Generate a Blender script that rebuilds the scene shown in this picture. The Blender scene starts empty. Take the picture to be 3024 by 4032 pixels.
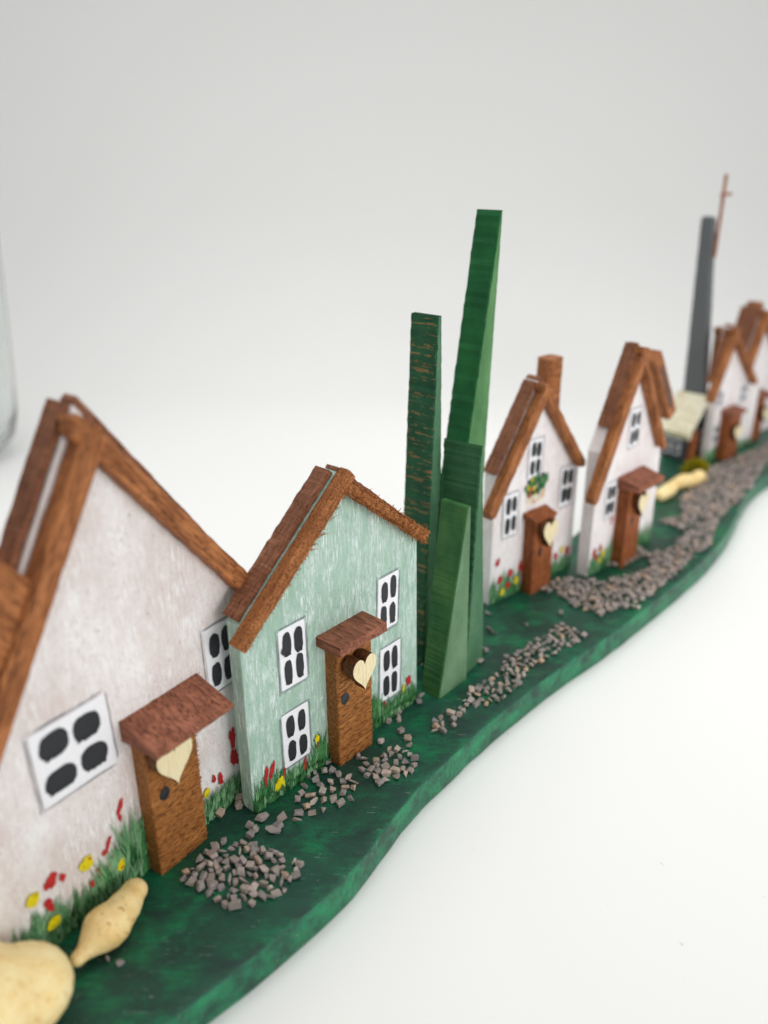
import bpy, bmesh, math, random
from mathutils import Vector, Matrix, noise

# ------------------------------------------------------------------ camera, world, lights
S = bpy.context.scene
C = S.collection
S.unit_settings.scale_length = 0.01          # one unit is one centimetre
CAM_H, PITCH, ROLL, FPX = 15.0, math.radians(23.3), math.atan2(20, 4000), 3281.04
cam = bpy.data.cameras.new('camera')
camo = bpy.data.objects.new('camera', cam)
C.objects.link(camo)
cam.sensor_fit = 'VERTICAL'
cam.sensor_height = 360.0
cam.sensor_width = 270.0
cam.lens = FPX / 4032 * 360.0
cam.clip_start = 0.5
cam.clip_end = 2000
c_, s_ = math.cos(ROLL), math.sin(ROLL)
U = Vector((0, math.sin(PITCH), math.cos(PITCH)))
X = Vector((1, 0, 0))
rt = X * c_ - U * s_
up = X * s_ + U * c_
bk = rt.cross(up)
camo.matrix_world = Matrix(((rt.x, up.x, bk.x, 0), (rt.y, up.y, bk.y, 0), (rt.z, up.z, bk.z, CAM_H), (0, 0, 0, 1)))
cam.dof.use_dof = True
cam.dof.focus_distance = 21.3
cam.dof.aperture_fstop = cam.lens * 1e-3 / 0.36
S.camera = camo

W = bpy.data.worlds.new('World')
S.world = W
W.use_nodes = True
W.node_tree.nodes['Background'].inputs[0].default_value = (0.99, 0.995, 0.99, 1)
W.node_tree.nodes['Background'].inputs[1].default_value = 0.555


def area(name, loc, target, sx, sy, power, col=(1, 1, 1)):
    l = bpy.data.lights.new(name, 'AREA')
    l.shape = 'RECTANGLE'
    l.size, l.size_y, l.energy, l.color = sx, sy, power, col
    o = bpy.data.objects.new(name, l)
    o.location = loc
    o.rotation_euler = (Vector(target) - Vector(loc)).to_track_quat('-Z', 'Y').to_euler()
    C.objects.link(o)
    return o


top = area('light_tent_top', (2, 35, 52), (2, 35, 0), 66, 48, 7700, (1.0, 0.996, 0.985))
top.data.spread = math.radians(92)
side = area('light_tent_side', (50, -12, 17), (6, 26, 4), 44, 26, 5200, (1.0, 0.996, 0.985))
side.data.spread = math.radians(95)

S.render.engine = 'CYCLES'
S.cycles.use_denoising = True
S.cycles.max_bounces = 8
S.cycles.diffuse_bounces = 4
S.cycles.transmission_bounces = 8
S.cycles.transparent_max_bounces = 12
S.view_settings.view_transform = 'Standard'
S.view_settings.look = 'None'
S.view_settings.exposure = 0.0
S.view_settings.gamma = 1.0


# ------------------------------------------------------------------ materials
def lin(r, g, b):
    f = lambda v: (v / 255 / 12.92) if v / 255 <= 0.04045 else ((v / 255 + 0.055) / 1.055) ** 2.4
    return (f(r), f(g), f(b), 1)


class M:
    """small node-tree writer"""

    def __init__(s, name, rough=0.6, spec=0.5):
        s.m = bpy.data.materials.new(name)
        s.m.use_nodes = True
        s.nt = s.m.node_tree
        s.b = s.nt.nodes['Principled BSDF']
        s.b.inputs['Roughness'].default_value = rough
        s.b.inputs['Specular IOR Level'].default_value = spec
        s.tc = s.nt.nodes.new('ShaderNodeTexCoord')
        s.bumps = None

    def link(s, a, b):
        s.nt.links.new(a, b)

    def coord(s, scale=(1, 1, 1), rot=(0, 0, 0), off=(0, 0, 0)):
        n = s.nt.nodes.new('ShaderNodeMapping')
        n.inputs['Scale'].default_value = scale
        n.inputs['Rotation'].default_value = rot
        n.inputs['Location'].default_value = off
        s.link(s.tc.outputs['Object'], n.inputs['Vector'])
        return n.outputs[0]

    def noise(s, co, scale=1.0, detail=4.0, rough=0.6, dist=0.0):
        n = s.nt.nodes.new('ShaderNodeTexNoise')
        n.inputs['Scale'].default_value = scale
        n.inputs['Detail'].default_value = detail
        n.inputs['Roughness'].default_value = rough
        n.inputs['Distortion'].default_value = dist
        s.link(co, n.inputs['Vector'])
        return n.outputs[0]

    def voro(s, co, scale=1.0):
        n = s.nt.nodes.new('ShaderNodeTexVoronoi')
        n.inputs['Scale'].default_value = scale
        s.link(co, n.inputs['Vector'])
        return n.outputs['Distance']

    def ramp(s, v, a, b, lo=0.0, hi=1.0):
        n = s.nt.nodes.new('ShaderNodeMapRange')
        n.inputs[1].default_value, n.inputs[2].default_value = a, b
        n.inputs[3].default_value, n.inputs[4].default_value = lo, hi
        s.link(v, n.inputs[0])
        return n.outputs[0]

    def math(s, op, a, b):
        n = s.nt.nodes.new('ShaderNodeMath')
        n.operation = op
        for i, v in enumerate((a, b)):
            if isinstance(v, (int, float)):
                n.inputs[i].default_value = v
            else:
                s.link(v, n.inputs[i])
        return n.outputs[0]

    def mix(s, fac, a, b):
        n = s.nt.nodes.new('ShaderNodeMix')
        n.data_type = 'RGBA'
        for sock, v in ((n.inputs[0], fac), (n.inputs[6], a), (n.inputs[7], b)):
            if isinstance(v, (int, float, tuple)):
                sock.default_value = v
            else:
                s.link(v, sock)
        return n.outputs[2]

    def color(s, v):
        if isinstance(v, tuple):
            s.b.inputs['Base Color'].default_value = v
        else:
            s.link(v, s.b.inputs['Base Color'])

    def rough(s, v):
        s.link(v, s.b.inputs['Roughness'])

    def bump(s, v, dist=0.02, strength=0.6):
        n = s.nt.nodes.new('ShaderNodeBump')
        n.inputs['Strength'].default_value = strength
        n.inputs['Distance'].default_value = dist
        s.link(v, n.inputs['Height'])
        if s.bumps is not None:
            s.link(s.bumps, n.inputs['Normal'])
        s.bumps = n.outputs[0]
        s.link(s.bumps, s.b.inputs['Normal'])


def mat_painted_wall(name, base, streak, under, pits, seed):
    m = M(name, 0.55, 0.3)
    under2 = tuple(v * 0.80 for v in under[:3]) + (1,)
    co = m.coord((7, 7, 0.8), off=(seed, seed, 0))
    st = m.noise(co, 1.6, 5, 0.65)
    fine = m.noise(m.coord((24, 24, 4.0), off=(seed, 0, 0)), 1.4, 5, 0.75)
    big = m.noise(m.coord((0.7, 0.7, 0.4), off=(seed, 3, 0)), 1.0, 3, 0.5)
    mott = m.noise(m.coord((7, 7, 3.2), off=(seed, 7, 0)), 1.6, 6, 0.75)
    c = m.mix(m.ramp(big, 0.38, 0.62), base, under)
    c = m.mix(m.ramp(mott, 0.46, 0.66, 0, 0.75), c, under)
    c = m.mix(m.math('MULTIPLY', m.ramp(st, 0.47, 0.66), m.ramp(fine, 0.42, 0.62, 0.05, 0.95)), c, streak)
    dry = m.noise(m.coord((20, 20, 1.5), off=(seed, 4, 2)), 1.5, 4, 0.6)
    dz = m.noise(m.coord((1.6, 1.6, 0.7), off=(seed, 2, 6)), 1.0, 3, 0.6)
    c = m.mix(m.math('MULTIPLY', m.ramp(dry, 0.52, 0.58), m.ramp(dz, 0.44, 0.58, 0.0, 0.95)), c, streak)
    dk = m.noise(m.coord((22, 22, 3.0), off=(seed, 8, 9)), 1.4, 4, 0.65)
    c = m.mix(m.math('MULTIPLY', m.ramp(dk, 0.57, 0.66), m.ramp(dz, 0.56, 0.42, 0.0, 0.6)), c, under2)
    sk = m.noise(m.coord((30, 30, 24), off=(seed, 3, 7)), 1.5, 1, 0.5)
    c = m.mix(m.ramp(sk, 0.70, 0.74, 0, 0.75), c, pits)
    pz = m.noise(m.coord((16, 16, 7), off=(seed, 1, 4)), 1.5, 2, 0.5)
    zone = m.noise(m.coord((0.9, 0.9, 0.8), off=(seed, 9, 0)), 1.0, 2, 0.5)
    c = m.mix(m.math('MULTIPLY', m.ramp(pz, 0.67, 0.73), m.ramp(zone, 0.4, 0.62, 0.1, 0.8)), c, pits)
    m.color(c)
    m.bump(dry, 0.03, 0.5)
    m.bump(fine, 0.03, 0.5)
    m.bump(mott, 0.03, 0.35)
    m.bump(pz, 0.02, -0.25)
    return m.m


def mat_wood(name, light, dark, along=0, ridge=False, rough=0.6, seed=0.0, gscale=1.0, pore=0.42, pth=(0.54, 0.64), pstretch=4.0):
    """reddish brown wood; grain runs along the local x (along=0) or z (along=2) axis; ridge = saw marks across the length"""
    m = M(name, rough, 0.18)
    sc = [9 * gscale] * 3
    sc[along] = 0.9 * gscale
    g = m.noise(m.coord(tuple(sc), off=(seed, seed, seed)), 1.3, 6, 0.65, 0.4)
    blot = m.noise(m.coord((1.1, 1.1, 1.1), off=(seed, 5, 2)), 1.0, 3, 0.6)
    po = [30 * gscale] * 3
    po[along] = pstretch * gscale
    pores = m.noise(m.coord(tuple(po), off=(seed, 2, 1)), 1.0, 2, 0.5)
    c = m.mix(m.ramp(g, 0.36, 0.64), dark, light)
    c = m.mix(m.ramp(blot, 0.4, 0.72, 0, 0.55), c, dark)
    deep = tuple(v * pore for v in dark[:3]) + (1,)
    c = m.mix(m.ramp(pores, *pth, 0, 0.8), c, deep)
    if ridge:
        rs = [0.5, 0.5, 0.5]
        rs[along] = 15.0
        rg = m.noise(m.coord(tuple(rs), off=(seed, 8, 0)), 1.6, 3, 0.6)
        c = m.mix(m.ramp(rg, 0.34, 0.58, 0.35, 1.0), deep, c)
        m.bump(rg, 0.05, 0.6)
    m.color(c)
    m.bump(g, 0.04, 0.8)
    m.bump(pores, 0.025, -0.7)
    return m.m


def mat_flat(name, col, rough=0.5, spec=0.4, var=0.15, bump=0.2, scale=9):
    m = M(name, rough, spec)
    n = m.noise(m.coord((scale,) * 3), 1.0, 4, 0.6)
    m.color(m.mix(m.ramp(n, 0.3, 0.7), tuple(v * (1 - var) for v in col[:3]) + (1,), tuple(min(1, v * (1 + var)) for v in col[:3]) + (1,)))
    if bump:
        m.bump(n, 0.015, bump)
    return m.m


def mat_tree_sawn(name, dark, light, worn, amount, seed, ridge=1.0):
    m = M(name, 0.6, 0.18)
    rg = m.noise(m.coord((0.35, 0.35, 7.5), off=(seed, 0, seed)), 1.5, 3, 0.6)
    fine = m.noise(m.coord((9, 9, 12), off=(seed, 2, 0)), 1.2, 5, 0.7)
    blot = m.noise(m.coord((1.2, 1.2, 0.8), off=(seed, 4, 0)), 1.0, 4, 0.6)
    c = m.mix(m.ramp(blot, 0.35, 0.7), dark, light)
    c = m.mix(m.ramp(fine, 0.3, 0.6, 0.3 * ridge, 0.0), c, tuple(v * 0.45 for v in dark[:3]) + (1,))
    patch = m.noise(m.coord((2.2, 2.2, 5.0), off=(seed, 6, 1)), 1.4, 4, 0.7)
    wn = m.math('MULTIPLY', m.ramp(rg, 0.52, 0.56), m.ramp(patch, 0.62 - amount, 0.68 - amount))
    c = m.mix(m.math('MULTIPLY', wn, 0.7), c, worn)
    m.color(c)
    m.bump(rg, 0.07, 0.8 * ridge)
    m.bump(fine, 0.02, 0.6)
    return m.m


def mat_tree_planed_lit(name, a, b, seed):
    m = M(name, 0.6, 0.22)
    g = m.noise(m.coord((4, 4, 0.6), off=(seed, 0, 0)), 1.4, 5, 0.65)
    bl = m.noise(m.coord((1.0, 1.0, 0.5), off=(seed, 3, 0)), 1.0, 3, 0.6)
    f = m.noise(m.coord((14, 14, 14), off=(seed, 3, 0)), 1.0, 4, 0.6)
    c = m.mix(m.ramp(bl, 0.35, 0.68), a, b)
    c = m.mix(m.ramp(g, 0.56, 0.75, 0, 0.5), c, tuple(min(1, v * 1.5) for v in b[:3]) + (1,))
    c = m.mix(m.ramp(f, 0.52, 0.7, 0, 0.35), c, tuple(v * 0.6 for v in a[:3]) + (1,))
    m.color(c)
    m.bump(f, 0.015, 0.4)
    return m.m


def mat_base():
    m = M('painted_base_green', 0.38, 0.32)
    rot = (0, 0, -math.radians(48))
    bl = m.noise(m.coord((0.45, 0.8, 1.1), rot), 1.0, 6, 0.66, 0.15)
    strk = m.noise(m.coord((1.4, 7.0, 3.0), rot), 1.2, 6, 0.7, 0.1)
    pat = m.noise(m.coord((0.7, 1.0, 0.9), rot, (4, 2, 0)), 1.2, 6, 0.68, 0.2)
    dark, mid, bright = lin(26, 58, 50), lin(26, 80, 62), lin(12, 118, 74)
    c = m.mix(m.ramp(bl, 0.40, 0.62), dark, mid)
    c = m.mix(m.math('MULTIPLY', m.ramp(pat, 0.46, 0.62), m.ramp(strk, 0.38, 0.62, 0.25, 1)), c, bright)
    c = m.mix(m.ramp(strk, 0.56, 0.8, 0, 0.22), c, lin(62, 104, 88))
    sc = m.noise(m.coord((0.9, 9.0, 2.0), rot, (1, 7, 0)), 1.6, 5, 0.75, 1.0)
    scz = m.noise(m.coord((0.8, 0.8, 0.8), (0, 0, 0), (9, 1, 0)), 1.0, 2, 0.5)
    c = m.mix(m.math('MULTIPLY', m.ramp(sc, 0.63, 0.68), m.ramp(scz, 0.44, 0.56, 0, 0.7)), c, lin(190, 205, 196))
    geo = m.nt.nodes.new('ShaderNodeNewGeometry')
    sep = m.nt.nodes.new('ShaderNodeSeparateXYZ')
    m.link(geo.outputs['True Normal'], sep.inputs[0])
    edge = m.ramp(sep.outputs[2], 0.35, 0.75, 1, 0)          # the sawn rim is a brighter emerald than the top
    rim = m.noise(m.coord((1.3, 1.3, 1.6), (0, 0, 0), (2, 2, 2)), 1.0, 7, 0.72)
    rimc = m.mix(m.ramp(rim, 0.38, 0.62), lin(16, 66, 52), lin(18, 134, 88))
    fib = m.noise(m.coord((9, 9, 1.2)), 1.2, 4, 0.65)
    rimc = m.mix(m.ramp(fib, 0.55, 0.75, 0, 0.4), rimc, lin(90, 158, 118))
    chip = m.noise(m.coord((7, 7, 9), off=(3, 3, 3)), 1.0, 3, 0.5)
    rimc = m.mix(m.ramp(chip, 0.70, 0.73, 0, 0.7), rimc, lin(180, 170, 100))
    c = m.mix(edge, c, rimc)
    grit = m.noise(m.coord((22, 22, 22)), 1.0, 4, 0.65)
    c = m.mix(m.ramp(grit, 0.5, 0.68, 0, 0.5), c, lin(8, 34, 28))
    m.color(c)
    m.rough(m.ramp(strk, 0.3, 0.7, 0.44, 0.28))
    m.bump(strk, 0.04, 0.3)
    m.bump(grit, 0.03, 0.55)
    return m.m


def mat_gravel():
    m = M('gravel_stone', 0.75, 0.25)
    oi = m.nt.nodes.new('ShaderNodeObjectInfo')
    isl = m.nt.nodes.new('ShaderNodeNewGeometry')
    r = m.math('FRACT', m.math('ADD', oi.outputs['Random'], m.math('MULTIPLY', isl.outputs['Random Per Island'], 7.31)), 0)
    ra = m.nt.nodes.new('ShaderNodeValToRGB')
    e = ra.color_ramp.elements
    cols = [(0.0, lin(134, 127, 126)), (0.3, lin(166, 156, 151)), (0.55, lin(158, 145, 136)), (0.78, lin(190, 178, 170)), (0.9, lin(200, 170, 142)), (1.0, lin(146, 141, 143))]
    e[0].position, e[0].color = cols[0]
    e[1].position, e[1].color = cols[-1]
    for p, c in cols[1:-1]:
        k = e.new(p)
        k.color = c
    m.link(r, ra.inputs[0])
    n = m.noise(m.coord((12, 12, 12)), 1.0, 4, 0.65)
    m.color(m.mix(m.ramp(n, 0.35, 0.7, 0, 0.5), ra.outputs[0], lin(112, 104, 101)))
    m.bump(n, 0.03, 0.6)
    return m.m


def mat_pebble(name, a, b, pit, seed):
    m = M(name, 0.5, 0.35)
    n = m.noise(m.coord((2.2, 2.2, 2.2), off=(seed, 0, 0)), 1.0, 5, 0.6)
    p = m.noise(m.coord((9, 9, 9), off=(seed, 2, 0)), 1.0, 3, 0.55)
    p2 = m.noise(m.coord((22, 22, 22), off=(seed, 5, 0)), 1.0, 2, 0.5)
    c = m.mix(m.ramp(n, 0.35, 0.65), a, b)
    c = m.mix(m.ramp(p, 0.60, 0.70, 0, 0.7), c, pit)
    c = m.mix(m.ramp(p2, 0.64, 0.72, 0, 0.5), c, pit)
    m.color(c)
    m.bump(p, 0.06, -0.7)
    m.bump(n, 0.08, 0.5)
    return m.m


MW = {}
MW['white'] = mat_painted_wall('painted_white', lin(244, 240, 239), lin(252, 252, 252), lin(224, 211, 206), lin(120, 84, 68), 0)
MW['white2'] = mat_painted_wall('painted_white_far', lin(246, 243, 243), lin(252, 252, 253), lin(230, 219, 218), lin(150, 120, 105), 5)
MW['mint'] = mat_painted_wall('painted_mint', lin(172, 202, 185), lin(230, 241, 240), lin(158, 190, 171), lin(64, 66, 52), 11)
MW['slate'] = mat_flat('painted_slate', lin(62, 65, 70), 0.5, 0.4, 0.2)
MW['slate2'] = mat_flat('painted_grey_tower', lin(94, 97, 99), 0.45, 0.4, 0.12)
MW['strip'] = mat_wood('roof_wood_sawn', lin(170, 116, 86), lin(124, 78, 56), 0, True, 0.6, 1)
MW['stick'] = mat_wood('roof_wood_stick', lin(198, 130, 80), lin(124, 73, 42), 0, False, 0.55, 3)
MW['stick_fuzzy'] = mat_wood('roof_wood_rough', lin(186, 122, 74), lin(136, 82, 46), 0, False, 0.75, 3, 0.9, 0.4, (0.50, 0.58), 24.0)
MW['fibre'] = mat_wood('frayed_wood', lin(192, 130, 78), lin(140, 84, 48), 0, False, 0.8, 6)
MW['door'] = mat_wood('door_wood', lin(184, 124, 66), lin(146, 90, 46), 0, False, 0.5, 9, 0.9, 0.4, (0.50, 0.58), 7.0)
MW['door_red'] = mat_wood('door_wood_red', lin(172, 102, 60), lin(128, 70, 38), 2, False, 0.5, 12, 0.8)
MW['canopy'] = mat_wood('canopy_wood', lin(178, 116, 90), lin(122, 72, 54), 1, False, 0.55, 15, 0.8)
MW['heart'] = mat_wood('pale_plywood', lin(242, 228, 188), lin(234, 218, 176), 2, False, 0.5, 4, 0.6, 0.85)
nt = MW['heart'].node_tree
MW['burnt'] = mat_wood('burnt_plywood_edge', lin(128, 84, 48), lin(76, 46, 26), 2, False, 0.6, 4)
MW['frame'] = mat_flat('window_white', lin(242, 242, 246), 0.35, 0.5, 0.03, 0.1)
MW['pane'] = mat_flat('window_black_paint', lin(40, 42, 46), 0.5, 0.4, 0.2, 0.5, 14)
MW['pencil'] = mat_flat('pencil_line', lin(138, 140, 148), 0.7, 0.2, 0.3, 0)
MW['knob'] = mat_flat('door_knob_paint', lin(36, 38, 42), 0.4, 0.5, 0.2, 0.2)
G1 = mat_flat('grass_paint_dark', lin(38, 88, 46), 0.55, 0.3, 0.3, 0.2, 6)
G2 = mat_flat('grass_paint_mid', lin(66, 124, 70), 0.55, 0.3, 0.3, 0.2, 6)
G3 = mat_flat('grass_paint_thin', lin(124, 168, 124), 0.55, 0.3, 0.2, 0.2, 6)
G4 = mat_flat('grass_paint_deep', lin(24, 66, 40), 0.55, 0.3, 0.3, 0.2, 6)
RED = mat_flat('flower_paint_red', lin(186, 40, 42), 0.45, 0.4, 0.25, 0.4, 9)
YEL2 = mat_flat('flower_paint_ochre', lin(200, 176, 18), 0.45, 0.4, 0.2, 0.4, 9)
YEL = mat_flat('flower_paint_yellow', lin(226, 208, 20), 0.45, 0.4, 0.12, 0.4, 9)
MW['glue'] = mat_flat('dried_glue', lin(200, 206, 204), 0.25, 0.5, 0.1, 0.3)
MW['base'] = mat_base()
MW['gravel'] = mat_gravel()
MW['thatch'] = mat_painted_wall('cream_roof', lin(238, 233, 208), lin(248, 246, 230), lin(216, 204, 166), lin(190, 170, 120), 21)
MW['pebble'] = mat_pebble('pebble_cream', lin(246, 222, 162), lin(232, 196, 126), lin(160, 108, 62), 0)
MW['pebble2'] = mat_pebble('pebble_pale', lin(248, 230, 176), lin(238, 208, 140), lin(206, 158, 86), 6)
MW['moss'] = mat_flat('moss_yellow', lin(168, 158, 22), 0.8, 0.2, 0.45, 0, 14)
MW['copper'] = mat_wood('cross_wood', lin(186, 128, 98), lin(140, 84, 58), 2, False, 0.5, 2)


# ------------------------------------------------------------------ mesh helpers
def link(name, bm, mats, parent=None, smooth=False, matrix=None, bevel=0.0):
    me = bpy.data.meshes.new(name)
    bmesh.ops.recalc_face_normals(bm, faces=bm.faces)
    bm.to_mesh(me)
    bm.free()
    for m_ in (mats if isinstance(mats, (list, tuple)) else [mats]):
        me.materials.append(m_)
    if smooth:
        for p in me.polygons:
            p.use_smooth = True
    o = bpy.data.objects.new(name, me)
    C.objects.link(o)
    if name in ('splinters', 'painted_grass'):
        o['kind'] = 'stuff'
    if parent:
        o.parent = parent
    if matrix is not None:
        o.matrix_local = matrix
    if bevel:
        b = o.modifiers.new('edge', 'BEVEL')
        b.width, b.segments, b.limit_method = bevel, 2, 'ANGLE'
    return o


def empty(name, loc, rz, label, cat, group=None):
    o = bpy.data.objects.new(name, None)
    o.empty_display_size = 0.5
    o.location = loc
    o.rotation_euler = (0, 0, rz)
    o['label'], o['category'] = label, cat
    if group:
        o['group'] = group
    C.objects.link(o)
    return o


def tag(o, label, cat, group=None, kind=None):
    o['label'], o['category'] = label, cat
    if group:
        o['group'] = group
    if kind:
        o['kind'] = kind
    return o


def loft(bm, rings, mi=0, caps=True, mif=None):
    vs = [[bm.verts.new(p) for p in r] for r in rings]
    n = len(rings[0])
    for a, b in zip(vs, vs[1:]):
        for i in range(n):
            f = bm.faces.new((a[i], a[(i + 1) % n], b[(i + 1) % n], b[i]))
            f.material_index = mif(i) if mif else mi
    if caps:
        bm.faces.new(vs[0][::-1]).material_index = mi
        bm.faces.new(vs[-1]).material_index = mi


def rring(x, y0, y1, z0, z1, ch, rnd, j):
    """chamfered rectangle in the local y-z plane at x, with jitter j"""
    pts = [(y0 + ch, z0), (y1 - ch, z0), (y1, z0 + ch), (y1, z1 - ch), (y1 - ch, z1), (y0 + ch, z1), (y0, z1 - ch), (y0, z0 + ch)]
    return [(x, y + rnd.uniform(-j, j), z + rnd.uniform(-j, j)) for y, z in pts]


def stick(name, parent, mat, p0, p1, w, y0, y1, rnd, over=0.0, jit=0.012, ch=0.05, seg=30, thick_up=0.0, rounded=0.0):
    """wood strip whose top edge follows the line p0 -> p1 in the facade's u-z plane; hangs w below it and thick_up above it"""
    d = Vector((p1[0] - p0[0], 0, p1[1] - p0[1]))
    L = d.length
    d.normalize()
    z = d.cross(Vector((0, 1, 0)))
    if z.z < 0:
        z = -z
    y = z.cross(d)
    mt = Matrix(((d.x, y.x, z.x, p0[0]), (d.y, y.y, z.y, 0), (d.z, y.z, z.z, p0[1]), (0, 0, 0, 1)))
    flip = y.y < 0
    a, b = (-y1, -y0) if flip else (y0, y1)
    bm = bmesh.new()
    rings = []
    for i in range(seg + 1):
        t = i / seg
        x = t * L
        k = 0.0
        if rounded:
            e = min(x, L - x)
            if e < rounded:
                k = (1 - math.sqrt(max(0, 1 - (1 - e / rounded) ** 2))) * w * 0.4
        rings.append(rring(x, a, b, -w + k, thick_up - k, min(ch, w * 0.3), rnd, jit))
    loft(bm, rings)
    return link(name, bm, mat, parent, matrix=mt)


def box_z(name, parent, mat, x0, x1, y0, y1, h0, h1, rnd, jit=0.006, ch=0.03, seg=12, taper=None):
    """upright block, lofted along z"""
    bm = bmesh.new()
    rings = []
    for i in range(seg + 1):
        t = i / seg
        z = h0 + (h1 - h0) * t
        a0, a1, b0, b1 = x0, x1, y0, y1
        if taper:
            a0, a1, b0, b1 = taper(t)
        pts = [(a0 + ch, b0), (a1 - ch, b0), (a1, b0 + ch), (a1, b1 - ch), (a1 - ch, b1), (a0 + ch, b1), (a0, b1 - ch), (a0, b0 + ch)]
        rings.append([(x + rnd.uniform(-jit, jit), y + rnd.uniform(-jit, jit), z) for x, y in pts])
    loft(bm, rings)
    return link(name, bm, mat, parent)


def blob_poly(bm, cx, cz, rx, rz, y, rnd, n=18, rag=0.18, rot=0.0, mi=0, sup=2.0, th=0.0):
    vs = []
    ph = rnd.uniform(0, 6.28)
    for i in range(n):
        a = 2 * math.pi * i / n
        ca, sa = math.cos(a), math.sin(a)
        x = math.copysign(abs(ca) ** (2 / sup), ca) * rx
        z = math.copysign(abs(sa) ** (2 / sup), sa) * rz
        k = 1 + rag * (noise.noise(Vector((ca * 1.6 + ph * 9, sa * 1.6, ph))) * 1.2 + rnd.uniform(-0.35, 0.35))
        x, z = x * k, z * k
        vs.append((cx + x * math.cos(rot) - z * math.sin(rot), y, cz + x * math.sin(rot) + z * math.cos(rot)))
    c = bm.verts.new((cx, y - th, cz))
    r = [bm.verts.new(v) for v in vs]
    for i in range(n):
        f = bm.faces.new((c, r[i], r[(i + 1) % n]))
        f.material_index = mi


def prism(bm, pts, y0, y1, mi=0):
    """u-z polygon extruded from y0 (front) to y1 (back)"""
    a = [bm.verts.new((u, y0, z)) for u, z in pts]
    b = [bm.verts.new((u, y1, z)) for u, z in pts]
    n = len(pts)
    bm.faces.new(a).material_index = mi
    bm.faces.new(b[::-1]).material_index = mi
    for i in range(n):
        bm.faces.new((a[i], a[(i + 1) % n], b[(i + 1) % n], b[i])).material_index = mi


# ------------------------------------------------------------------ house parts
def window(parent, u0, z0, u1, z1, rnd, raised=0.03, skew=0.0, pane_w=0.30, pane_h=0.18, rag=0.12, smear=False):
    bm = bmesh.new()
    r = 0.05
    pts = []
    for cx, cz, a0 in ((u1 - r, z0 + r, -90), (u1 - r, z1 - r, 0), (u0 + r, z1 - r, 90), (u0 + r, z0 + r, 180)):
        for k in range(4):
            a = math.radians(a0 + 30 * k)
            pts.append((cx + r * math.cos(a) + (cz - z0) * skew, cz + r * math.sin(a) + rnd.uniform(-0.008, 0.008)))
    prism(bm, pts, -raised, 0.05)
    w = link('window', bm, MW['frame'], parent, bevel=0.012)
    # four brushed black panes
    bm = bmesh.new()
    W_, H_ = u1 - u0, z1 - z0
    for i in (0, 1):
        for j in (0, 1):
            cx = u0 + W_ * (0.29 + 0.42 * i) + rnd.uniform(-0.02, 0.02) * W_ + (H_ * (0.27 + 0.46 * j)) * skew
            cz = z0 + H_ * (0.27 + 0.46 * j) + rnd.uniform(-0.02, 0.02) * H_
            rx, rz = W_ * pane_w * 0.5 * rnd.uniform(0.92, 1.08), H_ * pane_h * rnd.uniform(0.93, 1.07)
            blob_poly(bm, cx, cz, rx, rz, -raised - 0.012 - 0.001 * (i + 2 * j), rnd, 36, rag, 0, 0, 2.7)
            # dry-brush tails at the lower end
            for k in range(5):
                tx = cx + rnd.uniform(-0.7, 0.7) * rx
                blob_poly(bm, tx, cz - rz * rnd.uniform(0.78, 0.9), rx * 0.16, rz * 0.12, -raised - 0.017 - 0.0006 * k - 0.004 * (i + 2 * j), rnd, 8, 0.2)
    if smear:
        blob_poly(bm, u0 + W_ * 0.12, z0 + H_ * 0.66, W_ * 0.09, H_ * 0.06, -raised - 0.03, rnd, 16, 0.2)
    link('pane', bm, MW['pane'], w)
    # pencil outline drawn round the frame on the wall
    bm = bmesh.new()
    g = 0.045
    cs = [(u0 - g, z0 - g), (u1 + g, z0 - g), (u1 + g, z1 + g), (u0 - g, z1 + g)]
    lay = 0
    for k in range(4):
        for rep in range(3):
            (xa, za), (xb, zb) = cs[k], cs[(k + 1) % 4]
            t0, t1 = rnd.uniform(-0.04, 0.15), rnd.uniform(0.8, 1.04)
            off = rnd.uniform(-0.03, 0.03)
            nx, nz = -(zb - za), xb - xa
            nl = math.hypot(nx, nz)
            nx, nz = nx / nl, nz / nl
            prev = None
            lay += 1
            yy = -0.006 - 0.0006 * lay
            for q in range(9):
                t = t0 + (t1 - t0) * q / 8
                wob = off + rnd.uniform(-0.008, 0.008)
                hw = rnd.uniform(0.003, 0.011)
                x, z = xa + (xb - xa) * t + nx * wob, za + (zb - za) * t + nz * wob
                x += (z - z0) * skew
                cur = (bm.verts.new((x - nx * hw, yy, z - nz * hw)), bm.verts.new((x + nx * hw, yy, z + nz * hw)))
                if prev:
                    bm.faces.new((prev[0], prev[1], cur[1], cur[0]))
                prev = cur
    link('pencil_outline', bm, MW['pencil'], w)
    return w


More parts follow.
